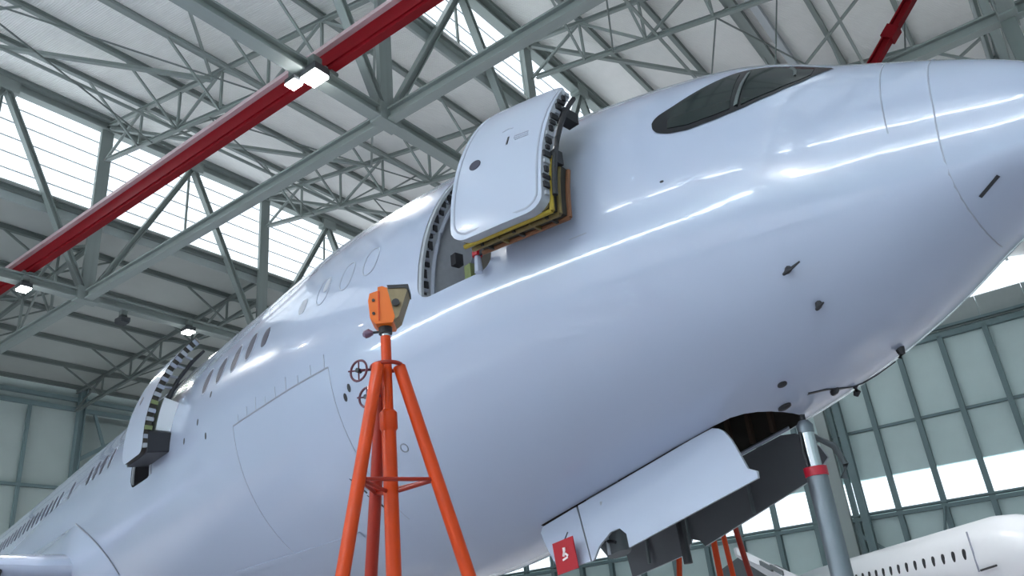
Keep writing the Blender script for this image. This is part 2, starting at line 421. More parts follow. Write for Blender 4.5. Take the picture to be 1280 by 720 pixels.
# ---- back wall
wb = tag(empty('wall_back', (X0, 20, 0)), 'back hangar wall of large green-grey panels', kind='structure')
ys = [29.0 - 3.5 * k for k in range(0, 17)]
for y in ys[:-1]:
    for z0, z1 in ((0, 3.4), (3.5, 9.4), (9.5, 15.4), (15.6, 21.3)):
        panel('wall_panel', wb, (X0 - 0.3, y - 1.75, (z0 + z1) / 2), (0.12, 3.44, z1 - z0), 'wall_sheet_back')
    member('wall_post', wb, (X0, y, 0), (X0, y, 21.5), 0.2, 0.24, 'wall_steel')
member('corner_column', wb, (X0 + 0.2, 29.1, 0), (X0 + 0.2, 29.1, 23), 0.5, 0.5, 'wall_steel', 'ibeam')
for z, h in ((15.5, 0.2), (21.4, 0.3), (22.15, 0.3), (9.45, 0.2)):
    member('rail', wb, (X0, B0, z), (X0, 75, z), 0.3, h, 'wall_steel')
for k in range(9):
    y = 31.8 + 5.0 * k
    for z0, z1 in ((0, 8), (8.1, 16), (16.1, 21.3)):
        panel('wall_panel', wb, (X0 - 2.0, y + 0.2, (z0 + z1) / 2), (0.12, 4.9, z1 - z0), 'wall_sheet_back')
member('stair_strut', wb, (X0 + 0.1, 29.3, 17.6), (X0 + 0.1, 35, 21.3), 0.25, 0.3, 'wall_steel')
member('stair_strut', wb, (X0 + 0.1, 30.2, 21.2), (X0 + 0.1, 32.5, 15.5), 0.2, 0.2, 'wall_steel')
mb = MB(); mb.box((0, 0, 0), (0.1, B1 - B0, 26)); mb.build('backing', 'wall_sheet_back', wb, loc=Vector((X0 - 2.3, 22.5, 13)) - wb.location)
mb = MB(); mb.box((0, 0, 0), (3.0, B1 - B0, 0.1)); mb.build('soffit', 'wall_sheet_back', wb, loc=Vector((X0 - 1.2, 22.5, 24.2)) - wb.location)
mb = MB(); mb.box((0, 0, 0), (0.3, B1 - B0, 3.6)); o = mb.build('eaves_panel', 'wall_sheet_back', wb, loc=Vector((X0 - 0.4, 22.5, 23.1)) - wb.location)

# ---- camera-side wall with daylight door panes and a glowing strip shaped for highlights
wl = tag(empty('wall_left', (-18, B0, 0)), 'hangar door wall behind the camera', kind='structure')
mb = MB()
for z0, z1 in ((0, 2.0), (12.5, 33)):
    mb.box(((X0 + X1) / 2, B0 - 0.2, (z0 + z1) / 2), (X1 - X0, 0.2, z1 - z0))
mb.build('wall_skin', 'wall_sheet', wl, loc=-Vector(wl.location))
wn = tag(empty('window_6', (-18, B0, 2)), 'translucent hangar door panes behind the camera', kind='structure')
for k in range(14):
    x = X0 + 3 + 6 * k
    if x > X1: break
    panel('pane', wn, (x, B0 - 0.15, 7.25), (5.5, 0.05, 10.3), 'pane_door')
    member('wall_post', wl, (x + 3, B0, 0), (x + 3, B0, 24), 0.4, 0.5, 'wall_steel', 'ibeam')
# added unseen strips on that wall and under the roof, shaped for fuselage highlights
def highlight_run(name_root, pts, w, seg, gap, wall):
    pts = [Vector(p) for p in pts]; L = [0]
    for a, b in zip(pts, pts[1:]): L.append(L[-1] + (b - a).length)
    def at(d):
        for i in range(len(pts) - 1):
            if d <= L[i + 1]: return pts[i].lerp(pts[i + 1], (d - L[i]) / (L[i + 1] - L[i]))
        return pts[-1]
    d = 0
    while d < L[-1] - 0.5:
        e = min(d + seg, L[-1]); p = at(d); q = at(e)
        up = (0, -1, 0) if wall else (0, 0, 1)
        member('pane', name_root, p, q, w, 0.05, 'highlight_strip', 'box', up)
        d = e + gap
highlight_run(wn, [(-60, B0 + .15, 15.6), (-36.5, B0 + .15, 15.5), (-28, B0 + .15, 15.3), (-21, B0 + .15, 16.1), (-13, B0 + .15, 18.2), (-6.4, B0 + .15, 21.0), (-2.6, B0 + .15, 25.0), (3.2, B0 + .15, 28.7)], 0.85, 4.4, 0.7, True)
ws = tag(empty('window_7', (0, -15, 28)), 'unseen glowing strips added under the roof for fuselage highlights', kind='structure')
def under(x, y): return (x, y, roof_z(x) - 0.95)
highlight_run(ws, [under(-13.6, -22.9), under(-7.5, -20.2), under(-1.9, -17.1), under(1.6, -16.3)], 0.4, 3.6, 2.2, False)
highlight_run(ws, [under(3.2, -16), under(5.9, -13.4), under(7.6, -11.4), under(8.6, -10), under(9.9, -8.6), under(9.9, -6.5)], 0.38, 3.4, 0.35, False)
highlight_run(ws, [under(5.0, -28.5), under(7.8, -26.1), under(9.9, -22.5), under(10.9, -20.5), under(12.4, -17.6), under(12.0, -15)], 0.5, 4.0, 0.5, False)
mb = MB(); mb.box((0, 0, 16.5), (0.2, B1 - B0, 33))
tag(mb.build('wall_front', 'wall_sheet', loc=(X1 + 0.2, (B0 + B1) / 2, 0)), 'plain hangar wall ahead of the aircraft nose', kind='structure')

#AIRCRAFT
# ================================================================== AIRCRAFT (local axes: x forward, -y starboard; shifted so that the root stands under the wing box)
YF, ZF = 7.66, 5.62
XN = -0.678
ST = [0, .1, .3, .6, 1, 1.5, 2, 3, 4, 5, 6, 7, 8, 10, 12, 60]
TOP = [-.55, -.28, .0, .36, .663, .977, 1.268, 1.9, 2.23, 2.46, 2.64, 2.755, 2.855, 3, 3, 3]
BOT = [-.55, -.72, -.79, -.85, -.96, -1.2, -1.46, -1.83, -2.08, -2.25, -2.43, -2.613, -2.797, -3, -3, -3]
WID = [0, .23, .39, .53, .70, .93, 1.18, 1.64, 2.02, 2.32, 2.56, 2.734, 2.865, 3, 3, 3]
CEN = [-.55, -.56, -.58, -.6, -.6, -.57, -.516, -.378, -.269, -.18, -.1, -.05, 0, 0, 0, 0]
SQ = [math.sqrt(s) for s in ST]
def slopes(ys):
    h = [SQ[i + 1] - SQ[i] for i in range(len(SQ) - 1)]; d = [(ys[i + 1] - ys[i]) / h[i] for i in range(len(h))]
    m = [d[0]] + [(2 * d[i - 1] * d[i] / (d[i - 1] + d[i]) if d[i - 1] * d[i] > 0 else 0) for i in range(1, len(d))] + [d[-1]]
    return h, m
HS = {id(a): slopes(a) for a in (TOP, BOT, WID, CEN)}
def pch(ys, q):
    h, m = HS[id(ys)]
    i = 0
    while i < len(h) - 1 and q > SQ[i + 1]: i += 1
    t = (q - SQ[i]) / h[i]
    return ys[i] * (2 * t**3 - 3 * t * t + 1) + m[i] * h[i] * (t**3 - 2 * t * t + t) + ys[i + 1] * (-2 * t**3 + 3 * t * t) + m[i + 1] * h[i] * (t**3 - t * t)
PC = {}
def prof(x):
    k = round(x, 4)
    if k not in PC:
        q = math.sqrt(max(1e-6, XN - x)); PC[k] = tuple(pch(a, q) for a in (TOP, BOT, WID, CEN))
    return PC[k]
def surf(x, th, off=0.0):
    """point of the skin at station x and angle th (degrees above the horizontal on the starboard side), lifted by off"""
    T, B, W, Z = prof(x)
    a = R_(th); cy, cz = math.cos(a), math.sin(a)
    lo, hi = 0.0, 4.0
    for _ in range(40):
        r = (lo + hi) / 2; z = r * cz - Z; H = (T - Z) if z > 0 else (Z - B)
        if (r * cy / W) ** 2 + (z / H) ** 2 < 1: lo = r
        else: hi = r
    return Vector((x, YF - (lo + off) * cy, ZF + (lo + off) * cz))
def th_at_z(x, dz):     # angle whose skin point is dz above the axis, starboard upper side
    lo, hi = -89, 89
    for _ in range(40):
        m = (lo + hi) / 2
        if surf(x, m).z - ZF < dz: lo = m
        else: hi = m
    return lo

AR = R_(-14.14)
OX, OY = -24.0, YF
ca, sa = math.cos(AR), math.sin(AR)
plane = tag(empty('airplane', (ca * OX - sa * OY, sa * OX + ca * OY, 0), AR),
            'large white twin-aisle airliner with its side doors swung open, filling the hangar', 'airplane')
SH = Vector((-OX, -OY, 0))
def part(mb, name, m=None, parent=None, smooth=True):
    mb.v = [tuple(Vector(p) + SH) for p in mb.v] if parent is None or True else mb.v
    return mb.build(name, m, parent or plane, smooth)

# ---- fuselage skin
mb = MB()
xs_ = [XN - (0.0005 + (i / 26.0) ** 2 * 2.2) for i in range(27)]
x = xs_[-1]
while x > -19.2: x -= 0.13; xs_.append(x)
while x > -36: x -= 0.6; xs_.append(x)
tailx = [x - 1.0 * k for k in range(1, 15)]
NA = 160
def ringpts(x, k=1.0, lift=0.0):
    T, B, W, Z = prof(x); out = []
    for i in range(NA):
        a = 2 * math.pi * i / NA; c, s = math.cos(a), math.sin(a)
        H = (T - Z) if s > 0 else (Z - B)
        out.append((x, YF - k * W * c, ZF + Z + lift + k * H * s))
    return out
vs = []
for x in xs_: vs += ringpts(x)
for i, x in enumerate(tailx):
    k = 1 - 0.8 * ((i + 1) / 14.0) ** 1.8; vs += ringpts(x, k, (1 - k) * 2.2)
nr = len(xs_) + len(tailx)
fs = [tuple(range(NA - 1, -1, -1))]
for i in range(nr - 1):
    for j in range(NA):
        fs.append((i * NA + j, i * NA + (j + 1) % NA, (i + 1) * NA + (j + 1) % NA, (i + 1) * NA + j))
fs.append(tuple((nr - 1) * NA + j for j in range(NA)))
mb.add(vs, fs, 'aircraft_white')
fus = part(mb, 'fuselage', None)

def door_rows(x0, x1, t0, t1, rc, n=26):
    rows = []
    for i in range(n + 1):
        u = i / n; u = 0.5 - 0.5 * math.cos(math.pi * u)
        t = t0 + (t1 - t0) * u
        d = min(t - t0, t1 - t) * math.pi / 180 * 3.0
        ins = 0 if d >= rc else rc - math.sqrt(max(0, rc * rc - (rc - d) ** 2))
        rows.append((t, x0 + ins, x1 - ins))
    return rows
def curved_block(rows, o_out, o_in, nx=6, tr=Vector(), m_out=None, m_in=None, m_side=None, rot=None, piv=None):
    """solid shell following the skin between two offsets"""
    mb = MB(); V = {}
    vs = []
    for li, off in enumerate((o_out, o_in)):
        for i, (t, xa, xb) in enumerate(rows):
            for j in range(nx + 1):
                x = xa + (xb - xa) * j / nx
                p = surf(x, t, off)
                if rot is not None: p = rot @ (p - piv) + piv
                V[li, i, j] = len(vs); vs.append(p + tr)
    n = len(rows) - 1
    fo = [(V[0, i, j], V[0, i, j + 1], V[0, i + 1, j + 1], V[0, i + 1, j]) for i in range(n) for j in range(nx)]
    fi = [(V[1, i, j], V[1, i + 1, j], V[1, i + 1, j + 1], V[1, i, j + 1]) for i in range(n) for j in range(nx)]
    fsd = []
    for i in range(n):
        fsd.append((V[0, i, 0], V[0, i + 1, 0], V[1, i + 1, 0], V[1, i, 0])); fsd.append((V[0, i, nx], V[1, i, nx], V[1, i + 1, nx], V[0, i + 1, nx]))
    for j in range(nx):
        fsd.append((V[0, 0, j], V[1, 0, j], V[1, 0, j + 1], V[0, 0, j + 1])); fsd.append((V[0, n, j], V[0, n, j + 1], V[1, n, j + 1], V[1, n, j]))
    o = len(mb.v); mb.v += [tuple(p) for p in vs]
    for F, m in ((fo, m_out), (fi, m_in), (fsd, m_side)):
        k = mb.mi(m)
        for q in F: mb.f.append(q); mb.m.append(k)
    return mb

D1 = (-7.33, -6.18, -2.6, 43.0); D2 = (-17.5, -16.25, -5.5, 42.0)
def cut(mb, name):
    o = part(mb, name, None)
    md = fus.modifiers.new('cut', 'BOOLEAN'); md.operation = 'DIFFERENCE'; md.object = o; md.solver = 'EXACT'; md.material_mode = 'TRANSFER'
    return o
cutters = []
for (xa, xb, ta, tb), ms_ in ((D1, 'frame_grey'), (D2, 'dark_fitting')):  # shade inside the second opening put into its near-black sides
    cutters.append(cut(curved_block(door_rows(xa, xb, ta, tb, 0.2), 0.4, -0.75, 4, Vector(), 'lining_grey', 'lining_grey', ms_), 'cutter'))
mb = MB(); bp = [(-7.9, -0.6), (-7.9, 0.6)] + [(-5.0 + 0.57 * math.cos(R_(q)) ** 0.8, 0.6 * math.sin(R_(q))) for q in (89.9, 75, 60, 45, 30, 15)] + [(-4.43, 0)] + [(-5.0 + 0.57 * math.cos(R_(q)) ** 0.8, -0.6 * math.sin(R_(q))) for q in (15, 30, 45, 60, 75, 89.9)]
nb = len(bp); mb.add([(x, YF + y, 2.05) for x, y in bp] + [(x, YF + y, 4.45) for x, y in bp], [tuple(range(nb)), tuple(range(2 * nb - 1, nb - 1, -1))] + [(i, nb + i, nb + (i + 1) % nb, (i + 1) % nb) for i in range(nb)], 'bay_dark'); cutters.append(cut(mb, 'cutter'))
bpy.context.view_layer.update()
dg = bpy.context.evaluated_depsgraph_get()
me = bpy.data.meshes.new_from_object(fus.evaluated_get(dg))
fus.modifiers.clear(); fus.data = me
for c in cutters: bpy.data.objects.remove(c)
me.polygons.foreach_set('use_smooth', [True] * len(me.polygons)); me.set_sharp_from_angle(angle=R_(35))

# ---- strips and patches that follow the skin
def skin_strip(pts, w, off=0.004, m='seam', mb=None, closed=False):
    """flat ribbon along (x, th) points, width w, standing a few mm proud"""
    mb = mb or MB()
    P = [surf(x, t, off) for x, t in pts]; N = [(surf(x, t, 1.0) - surf(x, t, 0.0)).normalized() for x, t in pts]
    vs = []; n = len(P)
    for i in range(n):
        a = P[(i - 1) % n] if closed or i > 0 else P[i]; b = P[(i + 1) % n] if closed or i < n - 1 else P[i]
        d = (b - a).normalized(); s = d.cross(N[i]).normalized() * w / 2
        vs += [P[i] - s - N[i] * 0.012, P[i] - s, P[i] + s, P[i] + s - N[i] * 0.012]
    fs = []
    for i in range(n if closed else n - 1):
        j = (i + 1) % n
        for k in range(3): fs.append((i * 4 + k, i * 4 + k + 1, j * 4 + k + 1, j * 4 + k))
    mb.add(vs, fs, m); return mb
def skin_oval(x, dz, a, b, off, m, n=20, pw=2.6, mb=None):
    """rounded patch centred at station x and height dz over the axis"""
    mb = mb or MB(); vs = []
    tc = th_at_z(x, dz); kk = 180 / math.pi / 3.0
    for ring in (0.5, 1.0):
        for i in range(n):
            t = 2 * math.pi * i / n; c, s = math.cos(t), math.sin(t)
            cx = math.copysign(abs(c) ** (2 / pw), c) * a * ring; cs = math.copysign(abs(s) ** (2 / pw), s) * b * ring
            vs.append(surf(x + cx, tc + cs * kk, off))
    vs.append(surf(x, tc, off))
    for i in range(n):
        t = 2 * math.pi * i / n; c, s = math.cos(t), math.sin(t)
        vs.append(surf(x + math.copysign(abs(c) ** (2 / pw), c) * a, tc + math.copysign(abs(s) ** (2 / pw), s) * b * kk, -0.01))
    fs = [(2 * n, i, (i + 1) % n) for i in range(n)] + [(i, n + i, n + (i + 1) % n, (i + 1) % n) for i in range(n)]
    fs += [(n + i, 2 * n + 1 + i, 2 * n + 1 + (i + 1) % n, n + (i + 1) % n) for i in range(n)]
    mb.add(vs, fs, m); return mb
def oval_loop(x, dz, a, b, n=28, pw=2.4):
    tc = th_at_z(x, dz); kk = 180 / math.pi / 3.0; out = []
    for i in range(n):
        t = 2 * math.pi * i / n; c, s = math.cos(t), math.sin(t)
        out.append((x + math.copysign(abs(c) ** (2 / pw), c) * a, tc + math.copysign(abs(s) ** (2 / pw), s) * b * kk))
    return out

# cabin windows
WZ = 0.855
for i, x in enumerate((-8.37, -8.91, -9.49)):
    o = part(skin_strip(oval_loop(x, WZ + 0.03, 0.145, 0.235), 0.02, 0.004, 'soft_seam', closed=True), 'blanked_window')
    if i == 2:
        mb = MB(); skin_oval(x + 0.05, WZ + 0.1, 0.06, 0.12, 0.006, 'window_shade', mb=mb); part(mb, 'shade', None, o)
    elif i == 0: o['label'] = 'blanked cabin window oval nearest the open forward door'
mb = skin_oval(-10.02, WZ - 0.02, 0.1, 0.13, 0.005, 'window_shade'); part(mb, 'blanked_window')['label'] = 'small grey oval aft of the blanked windows'
mb = skin_oval(-11.25, WZ - 0.06, 0.12, 0.17, 0.005, 'cabin_window'); part(mb, 'window')['label'] = 'half shaded cabin window, foremost of the dark windows'
wx = [-11.85, -12.46, -13.10, -13.75]
wx += [-19.62, -20.32, -20.92, -21.5, -23.25] + [-24.5 - 0.6 * k for k in range(20)]
for x in wx:
    o = part(skin_oval(x, WZ, 0.135, 0.235, 0.005, 'cabin_window'), 'window')
    if x > -20: part(skin_strip(oval_loop(x, WZ, 0.15, 0.25), 0.02, 0.006, 'soft_seam', closed=True), 'window_frame', None, o)

# cockpit glazing: dark mask with two lighter panes
def lerp_tab(tab, x):
    for (xa, ya), (xb, yb) in zip(tab, tab[1:]):
        if xa <= x <= xb: return ya + (yb - ya) * (x - xa) / (xb - xa)
    return tab[0][1] if x < tab[0][0] else tab[-1][1]
LOW = [(-4.30, 31), (-4.285, 28.2), (-4.25, 26.2), (-4.2, 24.9), (-4.1, 23.6), (-3.91, 23.1), (-3.65, 25.3), (-3.4, 29.0), (-3.15, 35.5), (-2.94, 43.5), (-2.8, 52), (-2.70, 60)]
UPP = [(-4.30, 31), (-4.285, 33), (-4.25, 34.8), (-4.12, 38.4), (-3.92, 45.4), (-3.75, 51.5), (-3.59, 57.0), (-3.45, 60.5), (-3.25, 63.2), (-3.0, 63.6), (-2.85, 62.0), (-2.70, 60)]
def band_patch(x0, x1, fl, fu, off, m, nx=40, ny=8, sgn=1):
    mb = MB(); vs = []
    for i in range(nx + 1):
        u = i / nx; x = x0 + (x1 - x0) * (0.5 - 0.5 * math.cos(math.pi * u))
        a, b = fl(x), fu(x)
        for j in range(ny + 1):
            t = a + (b - a) * j / ny
            vs.append(surf(x, t if sgn > 0 else 180 - t, off))
    fs = [(i * (ny + 1) + j, (i + 1) * (ny + 1) + j, (i + 1) * (ny + 1) + j + 1, i * (ny + 1) + j + 1) for i in range(nx) for j in range(ny)]
    mb.add(vs, fs, m); return mb
for sg in (1, -1):
    mk = part(band_patch(-4.30, -2.70, lambda x: lerp_tab(LOW, x), lambda x: lerp_tab(UPP, x), 0.010, 'cockpit_mask', sgn=sg), 'cockpit_mask')
    fl = lambda x: lerp_tab(LOW, x) + 2.6; fu = lambda x: lerp_tab(UPP, x) - 2.6
    part(band_patch(-4.12, -3.52, lambda x: min(fl(x), fu(x)), lambda x: max(fl(x), fu(x)), 0.016, 'cockpit_glass', 20, 6, sg), 'side_pane', None, mk)
    part(band_patch(-3.42, -2.86, lambda x: min(fl(x), fu(x)), lambda x: max(fl(x), fu(x)), 0.016, 'cockpit_glass', 20, 6, sg), 'front_pane', None, mk)
    if sg > 0:
        part(skin_strip([(-3.47 + 0.03 * (k / 8), 31 + (56 - 31) * k / 8) for k in range(9)], 0.05, 0.02, 'glass_edge'), 'pane_post', None, mk)
        part(skin_strip([(-3.0, 50), (-3.02, 56), (-3.08, 60.0)], 0.04, 0.022, 'glass_edge'), 'pane_post', None, mk)

# seams
part(skin_strip([(-1.94 - 0.0012 * max(0, -t), t) for t in range(80, -100, -6)], 0.016, 0.003, 'soft_seam'), 'radome_seam')
part(skin_strip([(-2.3, t) for t in range(70, -10, -6)], 0.014, 0.003, 'soft_seam'), 'skin_seam')
cg = part(skin_strip([(-12.2 + 0.1 * k, -7.2) for k in range(31)], 0.022, 0.004, 'seam'), 'cargo_door')
for k in range(9):
    x = -12.0 + 0.34 * k
    part(skin_strip([(x, -7.2), (x, -4.9 + (k % 3) * 0.8)], 0.02, 0.004, 'soft_seam'), 'hinge', None, cg)
part(skin_strip([(-12.2, -7.2 - 2 * k) for k in range(24)], 0.014, 0.003, 'soft_seam'), 'edge_seam', None, cg)
part(skin_strip([(-9.2, -7.2 - 2 * k) for k in range(24)], 0.014, 0.003, 'soft_seam'), 'edge_seam', None, cg)
part(skin_strip([(-14.4 + 0.2 * k, -50.5 - 0.05 * k) for k in range(22)], 0.10, 0.012, 'aircraft_white'), 'belly_strake')
part(skin_strip([(-4.10, -84), (-3.98, -88), (-3.92, -94), (-3.90, -100), (-3.86, -105), (-3.75, -110), (-3.55, -114)], 0.05, 0.006, 'dark_fitting'), 'access_seam')
# small dark fittings: pitot heads, static ports, drains
def blob(name, x, t, a, b, h, m='dark_fitting', lab=None):
    mb = MB(); vs = []; n = 12
    for lv, (sc, hh) in enumerate(((1, -0.01), (1, h * 0.6), (0.6, h))):
        for i in range(n):
            w = 2 * math.pi * i / n
            vs.append(surf(x + a * sc * math.cos(w), t + b * sc * math.sin(w) * 180 / math.pi / 2.5, hh))
    fs = [(l * n + i, l * n + (i + 1) % n, (l + 1) * n + (i + 1) % n, (l + 1) * n + i) for l in range(2) for i in range(n)] + [tuple(2 * n + i for i in range(n))]
    mb.add(vs, fs, m); o = part(mb, name)
    if lab: o['label'] = lab
    return o
def probe(name, x, t, L, lab=None):
    mb = MB(); p0 = surf(x, t, -0.02); p1 = surf(x, t, 0.07); p2 = surf(x + L * 0.75, t + 1.0, 0.09)
    mb.tube([p0, surf(x + .01, t, 0.05), p1], [0.035, 0.028, 0.018], 8, 'dark_fitting'); mb.tube([p1 - (p2 - p1) * 0.2, p1, p2], [0.012, 0.02, 0.008], 8, 'dark_fitting')
    o = part(mb, name)
    if lab: o['label'] = lab
probe('pitot_probe', -3.38, -40.2, 0.20, 'black pitot probe on the nose side')
probe('pitot_probe', -3.34, -54.6, 0.11, 'small thin probe below the pitot probe')
blob('vent_port', -4.13, -72.8, 0.05, 0.05, 0.02)
blob('vent_port', -4.36, -83.0, 0.075, 0.06, 0.03)
blob('vent_port', -1.0 - 2.95, -92, 0.05, 0.04, 0.05)
part(skin_strip([(-1.89, -56.5), (-1.70, -52.5)], 0.03, 0.008, 'dark_fitting'), 'drain_slot')
for x, t in ((-8.97, -16.8), (-8.85, -15.0), (-13.36, -4.6), (-14.4, -1.4), (-13.77, 2.0), (-13.3, 9.0)):
    blob('static_port', x, t, 0.035, 0.05, 0.004)
blob('static_port', -4.18, 3.7, 0.02, 0.02, 0.004)
part(skin_strip([(-8.36 + 0.06 * math.cos(k), -35 + 1.1 * math.sin(k)) for k in [i * math.pi / 6 for i in range(12)]], 0.016, 0.004, 'seam', closed=True), 'port_ring')
for x, t in ((-9.6, -36), (-9.5, -42)):
    mb = MB(); p = surf(x, t, -0.01); q = surf(x + 0.22, t - 5, 0.06); mb.tube([p, q], 0.012, 6, 'dark_fitting'); part(mb, 'drain_mast')
for x, t in ((-3.25, -97), (-3.9, -103)):
    mb = MB(); p = surf(x, t, -0.01); q = surf(x, t, 0.09); mb.tube([p, p.lerp(q, .6), q + Vector((-0.03, 0, 0))], [0.05, 0.04, 0.025], 8, 'dark_fitting'); part(mb, 'keel_antenna')
part(skin_strip([(-5.0 - 0.1 * k, -4.2) for k in range(0, 3)], 0.012, 0.003, 'soft_seam'), 'step_mark')

# ---- forward door
def door_pos(D, t, rotz):
    piv = surf((D[0] + D[1]) / 2, (D[2] + D[3]) / 2); return piv, Matrix.Rotation(rotz, 3, 'Z'), Vector(t)
def doorpt(D, t, rotz, x, th, off=0.0):
    piv, ro, tr = door_pos(D, t, rotz); return ro @ (surf(x, th, off) - piv) + piv + tr
T1, Z1 = (1.22, -0.34, 0.06), 0.10
piv, ro, tr = door_pos(D1, T1, Z1)
rows = door_rows(D1[0] + .01, D1[1] - .01, D1[2] + .3, D1[3] + 2.5, 0.2)
d1 = part(curved_block(rows, 0.0, -0.13, 8, tr, 'door_white', 'yellow_primer', 'frame_grey', ro, piv), 'passenger_door')
d1['label'] = 'forward side door swung out and forward, yellow lining beneath'
P1 = lambda x, th, off=0.0: doorpt(D1, T1, Z1, x, th, off)
# rim line, handle flap, window, placards
def ribbon(P, loop, w, off, m, closed=True):
    mb = MB(); n = len(loop); vs = []
    pts = [P(x, t, off) for x, t in loop]; nn = [(P(x, t, 1) - P(x, t, 0)).normalized() for x, t in loop]
    for i in range(n):
        a = pts[(i - 1) % n] if closed or i else pts[i]; b = pts[(i + 1) % n] if closed or i < n - 1 else pts[i]
        s = (b - a).normalized().cross(nn[i]).normalized() * w / 2
        vs += [pts[i] - s - nn[i] * 0.01, pts[i] - s, pts[i] + s, pts[i] + s - nn[i] * 0.01]
    fs = [(i * 4 + k, i * 4 + k + 1, ((i + 1) % n) * 4 + k + 1, ((i + 1) % n) * 4 + k) for i in range(n if closed else n - 1) for k in range(3)]
    mb.add(vs, fs, m); return mb
def rim(rows, ins):
    L = [(xa + ins, t) for t, xa, xb in rows]; Rr = [(xb - ins, t) for t, xa, xb in rows]
    return L[1:-1] + Rr[1:-1][::-1]
part(ribbon(P1, rim(door_rows(D1[0] + .06, D1[1] - .06, D1[2] + 1.5, D1[3] + 1.0, 0.2), 0), 0.024, 0.003, 'soft_seam'), 'rim_seam', None, d1)
def door_patch(P, x, th, a, b, off, m, n=16):
    mb = MB(); vs = [P(x, th, off)]
    for i in range(n):
        t = 2 * math.pi * i / n; vs.append(P(x + a * math.cos(t), th + b * math.sin(t) * 19.1, off))
    for i in range(n):
        t = 2 * math.pi * i / n; vs.append(P(x + a * math.cos(t), th + b * math.sin(t) * 19.1, -0.01))
    fs = [(0, 1 + i, 1 + (i + 1) % n) for i in range(n)] + [(1 + i, 1 + n + i, 1 + n + (i + 1) % n, 1 + (i + 1) % n) for i in range(n)]
    mb.add(vs, fs, m); return mb
part(door_patch(P1, -7.05, 18.5, 0.075, 0.085, 0.006, 'cabin_window'), 'door_window', None, d1)
part(ribbon(P1, [(-6.66, 21.5), (-6.66, 24.5)], 0.022, 0.005, 'dark_fitting', False), 'door_handle', None, d1)
for k, (dx, tt) in enumerate(((0, 24.0), (0, 23.2), (0.02, 22.4))):
    part(ribbon(P1, [(-6.58 + dx, tt), (-6.40 + dx * 0.5, tt)], 0.012, 0.004, 'soft_seam', False), 'placard', None, d1)
part(ribbon(P1, [(-6.78, 28), (-6.70, 28.6), (-6.64, 28)], 0.016, 0.004, 'soft_seam', False), 'placard', None, d1)
# fittings along the forward edge
for k in range(17):
    th = 2 + 2.45 * k
    p = P1(D1[1] - 0.0, th, -0.065)
    mb = MB(); rot_ = ro @ Matrix.Rotation(0, 3, 'X')
    mb.box(p, (0.03, 0.05 + 0.03 * (k % 3), 0.045 + 0.02 * (k % 2)), 'dark_fitting' if k % 4 else 'frame_grey', rot_); part(mb, 'latch_fitting', None, d1, False)
mb = MB(); mb.tube([P1(D1[1] + 0.03, th, -0.15) for th in range(2, 43, 4)], 0.03, 8, 'dark_fitting'); part(mb, 'edge_seal', None, d1)
mb = MB(); mb.box(P1(D1[1] - 0.02, 34.5, -0.24), (0.14, 0.22, 0.14), 'dark_fitting', ro); part(mb, 'hinge_lug', None, d1, False)
mb = MB(); mb.box(P1(D1[1] + 0.0, 15, -0.2), (0.1, 0.12, 0.16), 'dark_fitting', ro); part(mb, 'hinge_lug', None, d1, False)
# inner lining box below: dark tray framed by yellow and brown bars
lin = door_rows(D1[0] + .06, D1[1] - .03, D1[2] + 0.8, 16.0, 0.05, 10)
part(curved_block(lin, -0.12, -0.42, 4, tr, 'door_lining', 'door_lining', 'bay_dark', ro, piv), 'slide_bustle', None, d1)
for off, m in ((-0.15, 'yellow_primer'), (-0.27, 'door_lining'), (-0.42, 'brown_edge')):
    mb = MB(); mb.tube([P1(x, D1[2] + 0.4, off) for x in (D1[0] + .05, D1[1] - .02)], 0.028, 8, m); mb.tube([P1(D1[1] - .02, t, off) for t in (D1[2] + .4, 4, 9, 15)], 0.028, 8, m)
    part(mb, 'bustle_rail', None, d1)
for s in range(5):
    mb = MB(); mb.box(P1(D1[0] + 0.2 + 0.2 * s, D1[2] + 0.5, -0.32), (0.03, 0.18, 0.05), 'door_lining' if s % 2 else 'bay_dark', ro); part(mb, 'bustle_clip', None, d1, False)
# hinge arm inside the opening, red and white pin
mb = MB(); mb.tube([surf(-6.5, 10, -0.35), P1(D1[0] + .35, 8, -0.3), P1(D1[0] + .7, 8, -0.3)], [0.07, 0.06, 0.05], 8, 'dark_fitting'); part(mb, 'hinge_arm', None, d1)
mb = MB(); q = surf(-6.27, -1.0, 0.10); mb.tube([q + Vector((0, 0, .14)), q + Vector((0, 0, .08))], 0.06, 8, 'red_tag'); mb.tube([q + Vector((0, 0, .08)), q - Vector((0, 0, .12))], [0.035, 0.05], 8, 'door_white')
mb.box(q + Vector((0.09, 0, .1)), (0.12, 0.03, 0.05), 'dark_fitting'); part(mb, 'safety_pin', None, d1)
# frame round the opening with its dark fittings
fr = part(curved_block([(t, D1[0] + .004, D1[0] + .05) for t in [-2.2 + 45 * k / 20 for k in range(20)]], -0.012, -0.05, 1, Vector(), 'frame_grey', 'frame_grey', 'frame_grey'), 'door_frame')
for k in range(13):
    th = -0.5 + 3.2 * k; mb = MB()
    mb.box(surf(D1[0] + 0.014, th, -0.085 - 0.03 * (k % 2)), (0.022, 0.06, 0.06 + 0.03 * (k % 3)), 'dark_fitting'); part(mb, 'latch_fitting', None, fr, False)
    mb = MB(); mb.box(surf(D1[0] + 0.012, th + 1.6, -0.1), (0.018, 0.07, 0.04), 'soft_seam'); part(mb, 'latch_plate', None, fr, False)
mb = MB(); mb.tube([surf(D1[0] + 0.03, t, -0.2) for t in range(-3, 44, 4)], 0.03, 8, 'soft_seam'); part(mb, 'frame_seal', None, fr)
mb = MB(); mb.box(surf(-7.12, 11.5, -0.38), (0.10, 0.12, 0.15), 'dark_fitting'); part(mb, 'cabin_box', None, fr, False)
